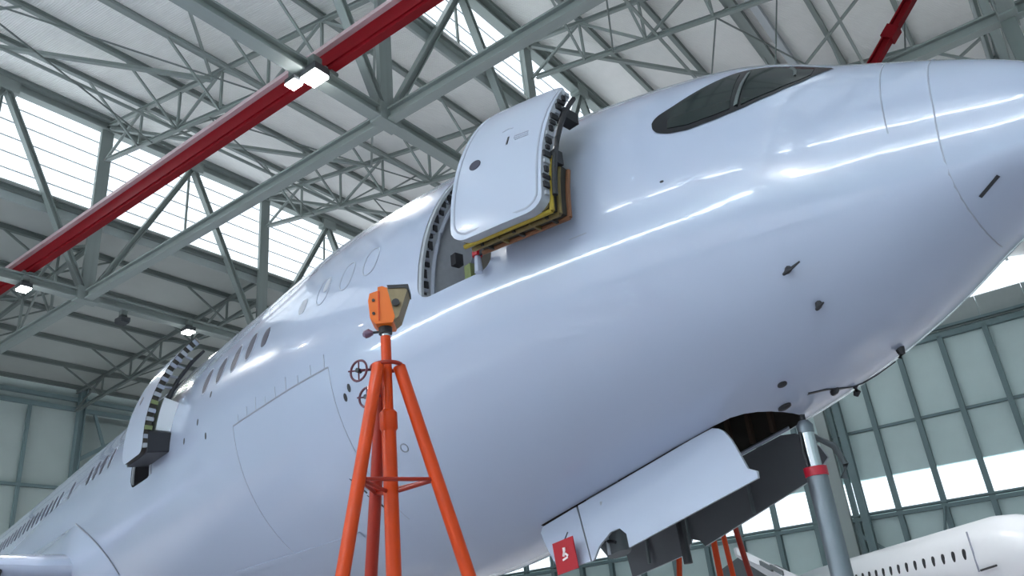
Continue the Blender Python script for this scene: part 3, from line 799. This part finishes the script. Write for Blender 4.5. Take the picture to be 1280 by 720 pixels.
mb = MB(); mb.box(surf(-6.98, 3.5, -0.5), (0.12, 0.12, 0.42), 'green_primer'); part(mb, 'cabin_box', None, fr, False)
mb = MB(); mb.box(surf(-6.62, 5.5, -0.5), (0.34, 0.2, 0.3), 'bay_dark'); part(mb, 'cabin_box', None, fr, False)

# ---- second door
T2, Z2 = (1.05, -0.47, 0.18), 0.0
piv, ro, tr = door_pos(D2, T2, Z2)
rows = door_rows(D2[0] + .01, D2[1] - .01, D2[2] + .3, D2[3] + 3, 0.2)
d2 = part(curved_block(rows, 0.0, -0.12, 8, tr, 'door_white', 'green_primer', 'bay_dark', ro, piv), 'passenger_door')
d2['label'] = 'second side door further aft, seen edge on with its inner ribs'
P2 = lambda x, th, off=0.0: doorpt(D2, T2, Z2, x, th, off)
part(door_patch(P2, D2[0] + 0.4, 18, 0.07, 0.09, 0.006, 'cabin_window'), 'door_window', None, d2)
mb = MB()
for k in range(15):
    th = -3 + 3.2 * k; mb = MB(); mb.box(P2(D2[1] - 0.03, th, -0.075), (0.075, 0.13, 0.075), ('frame_grey', 'soft_seam', 'green_primer')[k % 3] if k < 6 else ('frame_grey', 'soft_seam', 'soft_seam')[k % 3], ro @ Matrix.Rotation(R_(-th), 3, 'X')); part(mb, 'door_rib', None, d2, False)
lin = door_rows(D2[0] + .05, D2[1] - .05, 3.0, 17.0, 0.06, 10)
part(curved_block(lin, -0.22, -0.55, 4, tr, 'far_white', 'far_white', 'far_white', ro, piv), 'slide_bustle', None, d2)
lin = door_rows(D2[0] + .02, D2[1] + .02, D2[2] - .2, 2.6, 0.03, 6)
part(curved_block(lin, -0.08, -0.6, 4, tr, 'dark_fitting', 'dark_fitting', 'dark_fitting', ro, piv), 'door_sill_tray', None, d2)
mb = MB(); mb.tube([P2(D2[1] - 0.1, t, -0.3) for t in (17, 26, 36, 43)], [0.05, 0.04, 0.04, 0.03], 8, 'dark_fitting'); part(mb, 'linkage', None, d2)
for t in (20, 25, 30, 35): 
    mb = MB(); mb.tube([P2(D2[1] - 0.06, t, -0.1), P2(D2[1] - 0.12, t + 2, -0.32)], 0.03, 8, 'frame_grey'); part(mb, 'linkage', None, d2)
fr = part(curved_block([(t, D2[0] + .004, D2[0] + .05) for t in [-5 + 46 * k / 20 for k in range(20)]], -0.012, -0.05, 1, Vector(), 'frame_grey', 'frame_grey', 'frame_grey'), 'door_frame')
fr2 = part(curved_block([(t, D2[1] - .05, D2[1] + .06) for t in [-5 + 46 * k / 20 for k in range(21)]], 0.012, -0.05, 1, Vector(), 'soft_seam', 'frame_grey', 'frame_grey'), 'door_frame')

# ---- nose gear bay doors
def flat_door(name, poly, y0, y1, zt, th, mo, mi):
    """door hung from a hinge line: poly in (x, drop 0..1), y0 at the hinge, y1 at the free edge"""
    mb = MB(); n = len(poly); vs = []
    for k in range(2):
        for x, z in poly:
            hz = zt(x); u = (hz - z) / 0.75; bow = 0
            vs.append((x, y0 + (y1 - y0) * u + bow * (1 if y1 > y0 else -1) + (th if k else 0), z))
    mb.add(vs, [tuple(range(n - 1, -1, -1))], mo); o = 0
    mb.f.append(tuple(range(n, 2 * n))); mb.m.append(mb.mi(mi))
    for i in range(n):
        j = (i + 1) % n; mb.f.append((i, j, n + j, n + i)); mb.m.append(mb.mi('frame_grey'))
    ob = part(mb, name, None, None, False); return ob
hz = lambda x: 3.57 + (x + 4.9) * 0.19
def arc(cx, cz, r, a0, a1, n=6): return [(cx + r * math.cos(R_(a0 + (a1 - a0) * k / n)), cz + r * math.sin(R_(a0 + (a1 - a0) * k / n))) for k in range(n + 1)]
notch = [(-6.22, 2.505), (-6.28, 2.66), (-6.40, 2.74), (-6.55, 2.72), (-6.72, 2.60)]
near = [(-7.18, hz(-7.18) - 0.0)] + [(-5.35, hz(-5.35)), (-5.15, hz(-5.15) - 0.005), (-5.03, 3.535), (-4.95, 3.51), (-4.88, 3.465), (-4.82, 3.40), (-4.77, 3.33), (-4.72, 3.25), (-4.58, 3.0), (-4.47, 2.95), (-4.46, 2.88)] + [(-5.4, 2.68)] + notch + [(-6.80, 2.46), (-6.83, 2.45)]
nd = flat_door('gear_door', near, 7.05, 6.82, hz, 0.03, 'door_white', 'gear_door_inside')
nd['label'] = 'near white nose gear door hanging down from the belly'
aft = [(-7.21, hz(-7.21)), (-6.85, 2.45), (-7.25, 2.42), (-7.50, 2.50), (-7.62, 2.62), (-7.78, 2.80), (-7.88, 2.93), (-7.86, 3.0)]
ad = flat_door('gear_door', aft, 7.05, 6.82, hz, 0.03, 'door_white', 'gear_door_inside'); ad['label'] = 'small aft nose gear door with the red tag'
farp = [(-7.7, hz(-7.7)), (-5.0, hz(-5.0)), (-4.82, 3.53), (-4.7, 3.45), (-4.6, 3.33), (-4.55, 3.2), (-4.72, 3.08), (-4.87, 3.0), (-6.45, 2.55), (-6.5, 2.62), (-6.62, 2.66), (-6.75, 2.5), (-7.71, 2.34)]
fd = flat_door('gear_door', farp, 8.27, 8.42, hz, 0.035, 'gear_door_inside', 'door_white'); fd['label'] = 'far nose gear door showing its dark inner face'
mb = MB(); mb.tube([(-7.6, 8.24, hz(-7.6) + .02), (-4.85, 8.24, hz(-4.85) + .02)], 0.022, 6, 'soft_seam'); part(mb, 'hinge_rod', None, fd)
for x in (-5.6, -6.6, -7.3):
    mb = MB(); mb.box((x, 8.32, hz(x) - 0.35), (0.03, 0.04, 0.6), 'far_grey'); part(mb, 'stiffener', None, fd, False)
mb = MB(); mb.tube([(-4.62, 8.3, 3.45), (-4.45, 8.36, 3.3), (-4.40, 8.42, 3.1), (-4.46, 8.42, 2.95)], [0.03, 0.035, 0.035, 0.045], 8, 'far_grey'); part(mb, 'door_link', None, fd)
# strut fairing and links glimpsed in the notch
mb = MB(); mb.tube([(-6.98, 7.3, 3.4), (-6.94, 7.3, 3.0), (-6.90, 7.3, 2.75), (-6.84, 7.3, 2.52)], [0.2, 0.25, 0.24, 0.14], 16, 'far_grey'); gl = part(mb, 'gear_strut')
mb = MB(); mb.tube([(-6.75, 7.02, 3.1), (-6.72, 7.0, 2.5)], 0.02, 8, 'frame_grey'); mb.tube([(-7.05, 7.02, 2.72), (-6.6, 7.0, 2.62)], 0.02, 8, 'dark_fitting'); part(mb, 'torque_link', None, gl)
mb = MB(); mb.tube([(-6.05, 7.5, 3.2), (-6.02, 7.5, 2.3)], 0.05, 8, 'dark_fitting'); part(mb, 'retraction_strut')
# ribs inside the bay
for x in (-5.05, -5.35, -5.65, -5.95, -6.3):
    mb = MB(); mb.box((x, 8.23, (hz(x) + 4.45) / 2 + .03), (0.05, 0.06, 4.4 - hz(x)), 'bay_rib'); mb.box((x, 7.66, 4.4), (0.05, 1.15, 0.06), 'bay_rib'); part(mb, 'bay_frame', None, None, False)

# ---- belly fairing and wing root
mb = MB(); vs = []; nx, nt = 24, 24
for i in range(nx + 1):
    x = -19.55 - 14 * (i / nx) ** 1.6
    d = -19.55 - x
    up = -34 + 29 * min(1, (d / 2.2)) ** 0.5
    for j in range(nt + 1):
        t = up + (-180 - 2 * 0 - up - up) * 0 + (-90 - up) * j / nt
        off = 0.30 * min(1, d / 2.0) ** 0.6 * min(1, j / 5.0) ** 0.7 + 0.004
        vs.append(surf(x, t, off))
fs = [(i * (nt + 1) + j, (i + 1) * (nt + 1) + j, (i + 1) * (nt + 1) + j + 1, i * (nt + 1) + j + 1) for i in range(nx) for j in range(nt)]
mb.add(vs, fs, 'aircraft_white'); bf = part(mb, 'belly_fairing')
part(skin_strip([(-19.55 - d, -34 + 29 * min(1, d / 2.2) ** 0.5 + 0.3) for d in (0, .05, .15, .3, .5, .8, 1.2, 1.7, 2.2)], 0.035, 0.02, 'seam'), 'fairing_seam', None, bf)
# wing
mb = MB(); sec = []
def foil(n=14):
    up = []; lo = []
    for k in range(n + 1):
        u = k / n; u = u * u
        tck = 0.6 * (0.2969 * math.sqrt(u) - 0.126 * u - 0.3516 * u * u + 0.2843 * u**3 - 0.1015 * u**4)
        up.append((u, tck)); lo.append((u, -tck * 0.9))
    return up[::-1] + lo[1:]
F = foil()
for (y, x0, c, z, tk) in ((6.2, -20.6, 11.0, 4.25, 1.0), (4.0, -21.8, 9.6, 4.45, 0.95), (0, -24.1, 7.9, 4.95, 0.85), (-8, -28.6, 5.6, 5.9, 0.8), (-20, -35.6, 3.0, 7.6, 0.7)):
    sec.append([(x0 - c * u, y, z + c * v * tk * 0.9) for u, v in F])
n = len(F); vs = [p for s in sec for p in s]
fs = [(i * n + k, i * n + (k + 1) % n, (i + 1) * n + (k + 1) % n, (i + 1) * n + k) for i in range(len(sec) - 1) for k in range(n)] + [tuple(range(n - 1, -1, -1)), tuple((len(sec) - 1) * n + k for k in range(n))]
mb.add(vs, fs, 'aircraft_white'); wg = part(mb, 'wing')

mb = MB(); mb.tube([(-22.55, 3.32, 4.72), (-22.3, 3.32, 4.6), (-22.25, 3.32, 4.4), (-22.5, 3.32, 4.2)], 0.04, 8); part(mb, 'slat_end', 'dark_fitting', wg)
# red tag hanging on the small gear door
def W(p): p = Vector(p); return Vector((ca * p.x - sa * p.y, sa * p.x + ca * p.y, p.z))
t = tag(empty('warning_flag', W((-7.1, 6.78, 2.62)), AR), 'red square warning flag with a white mark hung on the aft nose gear door', 'flag')
mb = MB(); mb.box((-0.09, -0.025, -0.06), (0.36, 0.012, 0.36), None, Matrix.Rotation(R_(-6), 3, 'Y')); mb.build('cloth', 'red_tag', t)
mb = MB()
for c, d, a in (((-0.09, -0.036, 0.01), (0.04, 0.01, 0.04), 0), ((-0.10, -0.036, -0.035), (0.03, 0.01, 0.07), 20), ((-0.06, -0.036, -0.05), (0.07, 0.01, 0.022), 30), ((-0.085, -0.036, -0.095), (0.09, 0.01, 0.022), -15)):
    mb.box(c, d, None, Matrix.Rotation(R_(a), 3, 'Y'))
mb.build('white_mark', 'white_mark', t)
mb = MB(); mb.tube([(-0.09, -0.02, 0.10), (-0.05, 0.02, 0.2)], 0.008, 6); mb.build('cord', 'dark_fitting', t)

# ================================================================== JACKS
def tripod(loc, label, H, rot, spread, zb=2.70):
    t = tag(empty('tripod_jack', loc, rot), label, 'jack', 'orange tripod jacks')
    za = H - 0.46
    mb = MB(); mb.tube([(0, 0, 0.35), (0, 0, za - 0.42)], 0.05, 14); mb.build('outer_column', 'orange_paint', t, True)
    mb = MB(); mb.tube([(0, 0, za - 0.46), (0, 0, za - 0.44), (0, 0, za - 0.33), (0, 0, za - 0.31)], [0.05, 0.062, 0.062, 0.045], 14); mb.build('collar', 'orange_paint', t, True)
    mb = MB(); mb.tube([(0, 0, za - 0.4), (0, 0, H - 0.22)], 0.037, 14); mb.build('inner_column', 'orange_paint', t, True)
    mb = MB(); mb.tube([(0, 0, H - 0.24), (0, 0, H - 0.19)], 0.035, 12, 'chrome'); mb.tube([(0, 0, H - 0.20), (0, 0, H - 0.13)], 0.05, 12, 'dark_fitting'); mb.build('neck', None, t, True)
    for k, a in enumerate((0, 120, 240)):
        c, s = math.cos(R_(a)), math.sin(R_(a))
        mb = MB(); mb.tube([(0.09 * c, 0.09 * s, za), (spread * c, spread * s, 0.06)], 0.045, 12); lg = mb.build('leg', 'orange_paint' if k != 1 else 'dark_red', t, True)  # one leg coloured darker than the other two
        mb = MB(); mb.tube([(spread * c, spread * s, 0.0), (spread * c, spread * s, 0.03), (spread * c, spread * s, 0.07)], [0.13, 0.12, 0.06], 14); mb.build('foot_pad', 'dark_fitting', lg, True)
        mb = MB(); u = (za - zb) / (za - 0.06); r = 0.09 + (spread - 0.09) * u; a2 = R_(a + 120)
        mb.tube([(r * c, r * s, zb), (r * math.cos(a2), r * math.sin(a2), zb)], 0.014, 8); mb.build('brace', 'dark_red', t, True)
        mb = MB(); mb.tube([(0.05 * c, 0.05 * s, zb - 0.05), (r * c, r * s, zb)], 0.014, 8); mb.build('brace', 'dark_red', t, True)
    mb = MB(); mb.ring((0, 0, za + 0.01), (0, 0, 1), 0.105, 0.016, 24, 8); mb.build('collar_ring', 'dark_red', t, True)
    return t, za
jr = math.atan2(0.55, 0.35)
jl = W((-4.69, 2.89, 0))
t, za = tripod((jl.x, jl.y, 0), 'tall orange tripod jack with a box head in front of the fuselage', 3.98, R_(34.3), 1.02)
t2 = t
# hand wheels
for wl_, z, R in ((0.20, za + 0.0, 0.075), (0.145, za - 0.2, 0.07)):
    d = Vector((-0.60, -0.62, 0)); d = Matrix.Rotation(-R_(34.3), 3, 'Z') @ (Matrix.Rotation(AR, 3, 'Z') @ Vector((-0.63, -0.77, 0)))
    mb = MB(); c = d * wl_ + Vector((0, 0, z)); ax = Matrix.Rotation(R_(58), 3, 'Z') @ d
    mb.ring(c, ax, R, 0.009, 24, 6, 'wheel_rim'); mb.tube([c - d * R, c + d * R], 0.006, 6, 'wheel_rim'); mb.tube([c - Vector((0, 0, R)), c + Vector((0, 0, R))], 0.006, 6, 'wheel_rim'); mb.tube([c - ax * 0.02, c + ax * 0.02], 0.018, 8, 'dark_fitting')
    mb.tube([c, d * 0.05 + Vector((0, 0, z))], 0.01, 6, 'wheel_rim')
    mb.build('hand_wheel', None, t2, True)
mb = MB(); z = 3.98 - 0.18; mb.tube([d * 0.03 + Vector((0, 0, z)), d * 0.11 + Vector((0, 0, z))], 0.01, 8, 'dark_fitting'); mb.tube([d * 0.09 + Vector((0, 0, z - .005)), d * 0.12 + Vector((0, 0, z)), d * 0.15 + Vector((0, 0, z - .01)), d * 0.165 + Vector((0, 0, z - .012))], [0.015, 0.032, 0.03, 0.012], 10, 'knob_purple')
mb.build('clamp_knob', None, t2, True)
# box head: orange shell, open dark side with tan insides
e1 = -d; e2 = Vector((-e1.y, e1.x, 0)); zz = 3.98
def hp(a, b, c): return e1 * a * 1.12 + e2 * b * 1.1 + Vector((0, 0, zz + 0.01 + c * 1.15))
def prism(mb, pts, b0, b1, m):
    n = len(pts); vs = [hp(a, b0, c) for a, c in pts] + [hp(a, b1, c) for a, c in pts]
    mb.add(vs, [tuple(range(n - 1, -1, -1)), tuple(range(n, 2 * n))] + [(i, (i + 1) % n, n + (i + 1) % n, n + i) for i in range(n)], m)
mb = MB(); prism(mb, [(-0.085, -0.10), (-0.05, -0.14), (0.06, -0.14), (0.075, -0.10), (0.03, 0.10), (0.0, 0.115), (-0.03, 0.11), (-0.032, 0.085), (-0.085, 0.07), (-0.095, 0.02)], -0.085, 0.085, 'orange_head'); hd = mb.build('head', None, t2)
mb = MB(); prism(mb, [(0.022, 0.105), (0.16, 0.105), (0.165, 0.085), (0.10, -0.10), (0.06, -0.13)], -0.08, 0.08, 'tan_metal'); mb.build('open_side', None, hd)
mb = MB(); prism(mb, [(0.03, 0.118), (0.17, 0.112), (0.17, 0.075), (0.145, 0.09), (0.04, 0.095)], -0.088, 0.088, 'dark_fitting'); mb.build('lid_edge', None, hd)
for b in (-1, 1):
    mb = MB(); mb.tube([hp(0.085, 0.06 * b, -0.01), hp(0.085, 0.10 * b, -0.01)], 0.028, 12, 'dark_fitting'); mb.build('lens_cap', None, hd)
mb = MB(); prism(mb, [(-0.03, -0.12), (-0.022, -0.12), (-0.018, 0.08), (-0.03, 0.08)], -0.09, 0.09, 'orange_paint'); mb.build('shell_ridge', None, hd)
for c in ((-0.06, 0.02), (-0.06, -0.07)):
    mb = MB(); mb.tube([hp(c[0], -0.08, c[1]), hp(c[0], -0.092, c[1])], 0.012, 8, 'dark_fitting'); mb.build('bolt', None, hd)

j2 = W((-8.4, 11.2, 0))
tripod((j2.x, j2.y, 0), 'orange tripod jack seen below the far nose gear door', 6.4, R_(34.3 + 180), 1.02, 4.3)
# grey nose post
pp = W((-4.30, 7.60, 0))
t = tag(empty('nose_post', (pp.x, pp.y, 0), AR), 'grey steel support post with a red band under the nose', 'post')
mb = MB(); mb.tube([(0, 0, 0.05), (0, 0, 2.93)], 0.105, 20); mb.build('tube', 'post_grey', t, True)
mb = MB(); mb.tube([(0, 0, 2.9), (0, 0, 3.36)], 0.075, 18); mb.build('ram', 'chrome', t, True)
mb = MB(); mb.tube([(0, 0, 2.9), (0, 0, 2.99)], 0.115, 20); mb.build('band', 'red_band', t, True)
mb = MB(); mb.tube([(0, 0, 3.34), (0, 0, 3.42), (0, 0, 3.47)], [0.08, 0.085, 0.05], 16, 'post_grey'); mb.tube([(0, 0, 3.44), (0, 0, 3.535)], 0.03, 10, 'dark_fitting')
mb.build('head', None, t, True)
mb = MB(); mb.tube([(0.0, 0.0, 0.0), (0, 0, 0.05)], 0.4, 24); mb.build('base_plate', 'post_grey', t, True)
mb = MB()
mb.tube([(-0.02, -0.085, 3.35), (-0.03, -0.1, 3.15), (-0.02, -0.095, 3.0)], 0.014, 6, 'dark_fitting'); mb.build('hose', None, t, True)

# ================================================================== SECOND AIRCRAFT by the far wall
A2 = Vector((-13.4, 60.5, 0)); B2 = Vector((-5.8, 49.5, 0)); ax = (B2 - A2).normalized()
r2 = math.atan2(ax.y, ax.x)
pl2 = tag(empty('airplane', (A2.x, A2.y, 0), r2), 'smaller white airliner parked by the far wall beneath the window band', 'airplane')
mb = MB(); R2, C2 = 1.95, 3.55; vs = []; NN = 48; st = [(-24, .25, 1.0), (-20, .6, .6), (-14, 1, 0), (-6, 1, 0), (2, 1, 0), (14.5, 1, 0), (16, .95, -.05), (17.5, .82, -.15), (19, .55, -.35), (20, .2, -.5), (20.3, .02, -.55)]
for x, k, dz in st:
    for i in range(NN):
        a = 2 * math.pi * i / NN; vs.append((x, R2 * k * math.cos(a), C2 + dz + R2 * k * math.sin(a)))
fs = [(i * NN + j, i * NN + (j + 1) % NN, (i + 1) * NN + (j + 1) % NN, (i + 1) * NN + j) for i in range(len(st) - 1) for j in range(NN)] + [tuple(range(NN)), tuple((len(st) - 1) * NN + j for j in range(NN))]
mb.add(vs, fs); mb.build('fuselage', 'far_white', pl2, True)
# camera-side windows
side = -1 if (Matrix.Rotation(r2, 3, 'Z') @ Vector((0, -1, 0))).dot(-A2) > 0 else 1
wme = None
for k in range(16):
    x = -3.6 + 1.18 * k
    if wme is None:
        mb = MB(); h = 0.30; y = math.sqrt(R2 * R2 - h * h)
        n = 12; vs = [(0.17 * math.cos(2 * math.pi * i / n), 0, 0.27 * math.sin(2 * math.pi * i / n)) for i in range(n)]; vs += [(p[0], -side * 0.06, p[2]) for p in vs]
        mb.add(vs, [tuple(range(n)), tuple(range(2 * n - 1, n - 1, -1))] + [(i, (i + 1) % n, n + (i + 1) % n, n + i) for i in range(n)]); wme = mb.mesh('window', 'dark_fitting')
    link('window', wme, pl2, (x, side * (y + 0.02), C2 + h))
mb = MB(); mb.tube([(15.2, side * 1.93, 3.0), (16.6, side * 1.85, 3.1)], 0.05, 6); mb.build('probe', 'dark_fitting', pl2)
mb = MB(); mb.box((15.0, side * 1.93, 3.9), (0.03, 0.08, 1.9)); mb.build('door_seam', 'soft_seam', pl2)
# wing with dark flap track
mb = MB(); s = side
def slab(mb, pts, th):
    n = len(pts); vs = [(x, y, z - th / 2) for x, y, z in pts] + [(x, y, z + th / 2) for x, y, z in pts]
    mb.add(vs, [tuple(range(n - 1, -1, -1)), tuple(range(n, 2 * n))] + [(i, (i + 1) % n, n + (i + 1) % n, n + i) for i in range(n)])
def L2(x, y, z): q = Matrix.Rotation(-r2, 3, 'Z') @ (Vector((x, y, z)) - A2); return (q.x, q.y, q.z)
slab(mb, [L2(-19.2, 60, 4.1), L2(-21.2, 60, 5.3), L2(-23.5, 60, 6.75), L2(-23.9, 60.5, 6.75), L2(-22.0, 60.6, 5.2), L2(-20.2, 60.6, 3.9)], 0.55); w2 = mb.build('wing', 'far_white', pl2)
mb = MB(); slab(mb, [L2(-20.6, 60.7, 4.3), L2(-23.7, 60.7, 6.3), L2(-26.3, 62.5, 5.6), L2(-24.5, 62.5, 4.0)], 0.2); mb.build('underside_shade', 'far_grey', w2)  # wing underside, its shade put into the grey of this plate
for x, z in ((-20.9, 5.35), (-21.6, 5.7)):
    mb = MB(); slab(mb, [L2(x + .5, 59.6, z - .55), L2(x - .25, 59.6, z), L2(x - .25, 60.9, z), L2(x + .5, 60.9, z - .5)], 0.32); mb.build('flap_track', 'far_grey', w2)
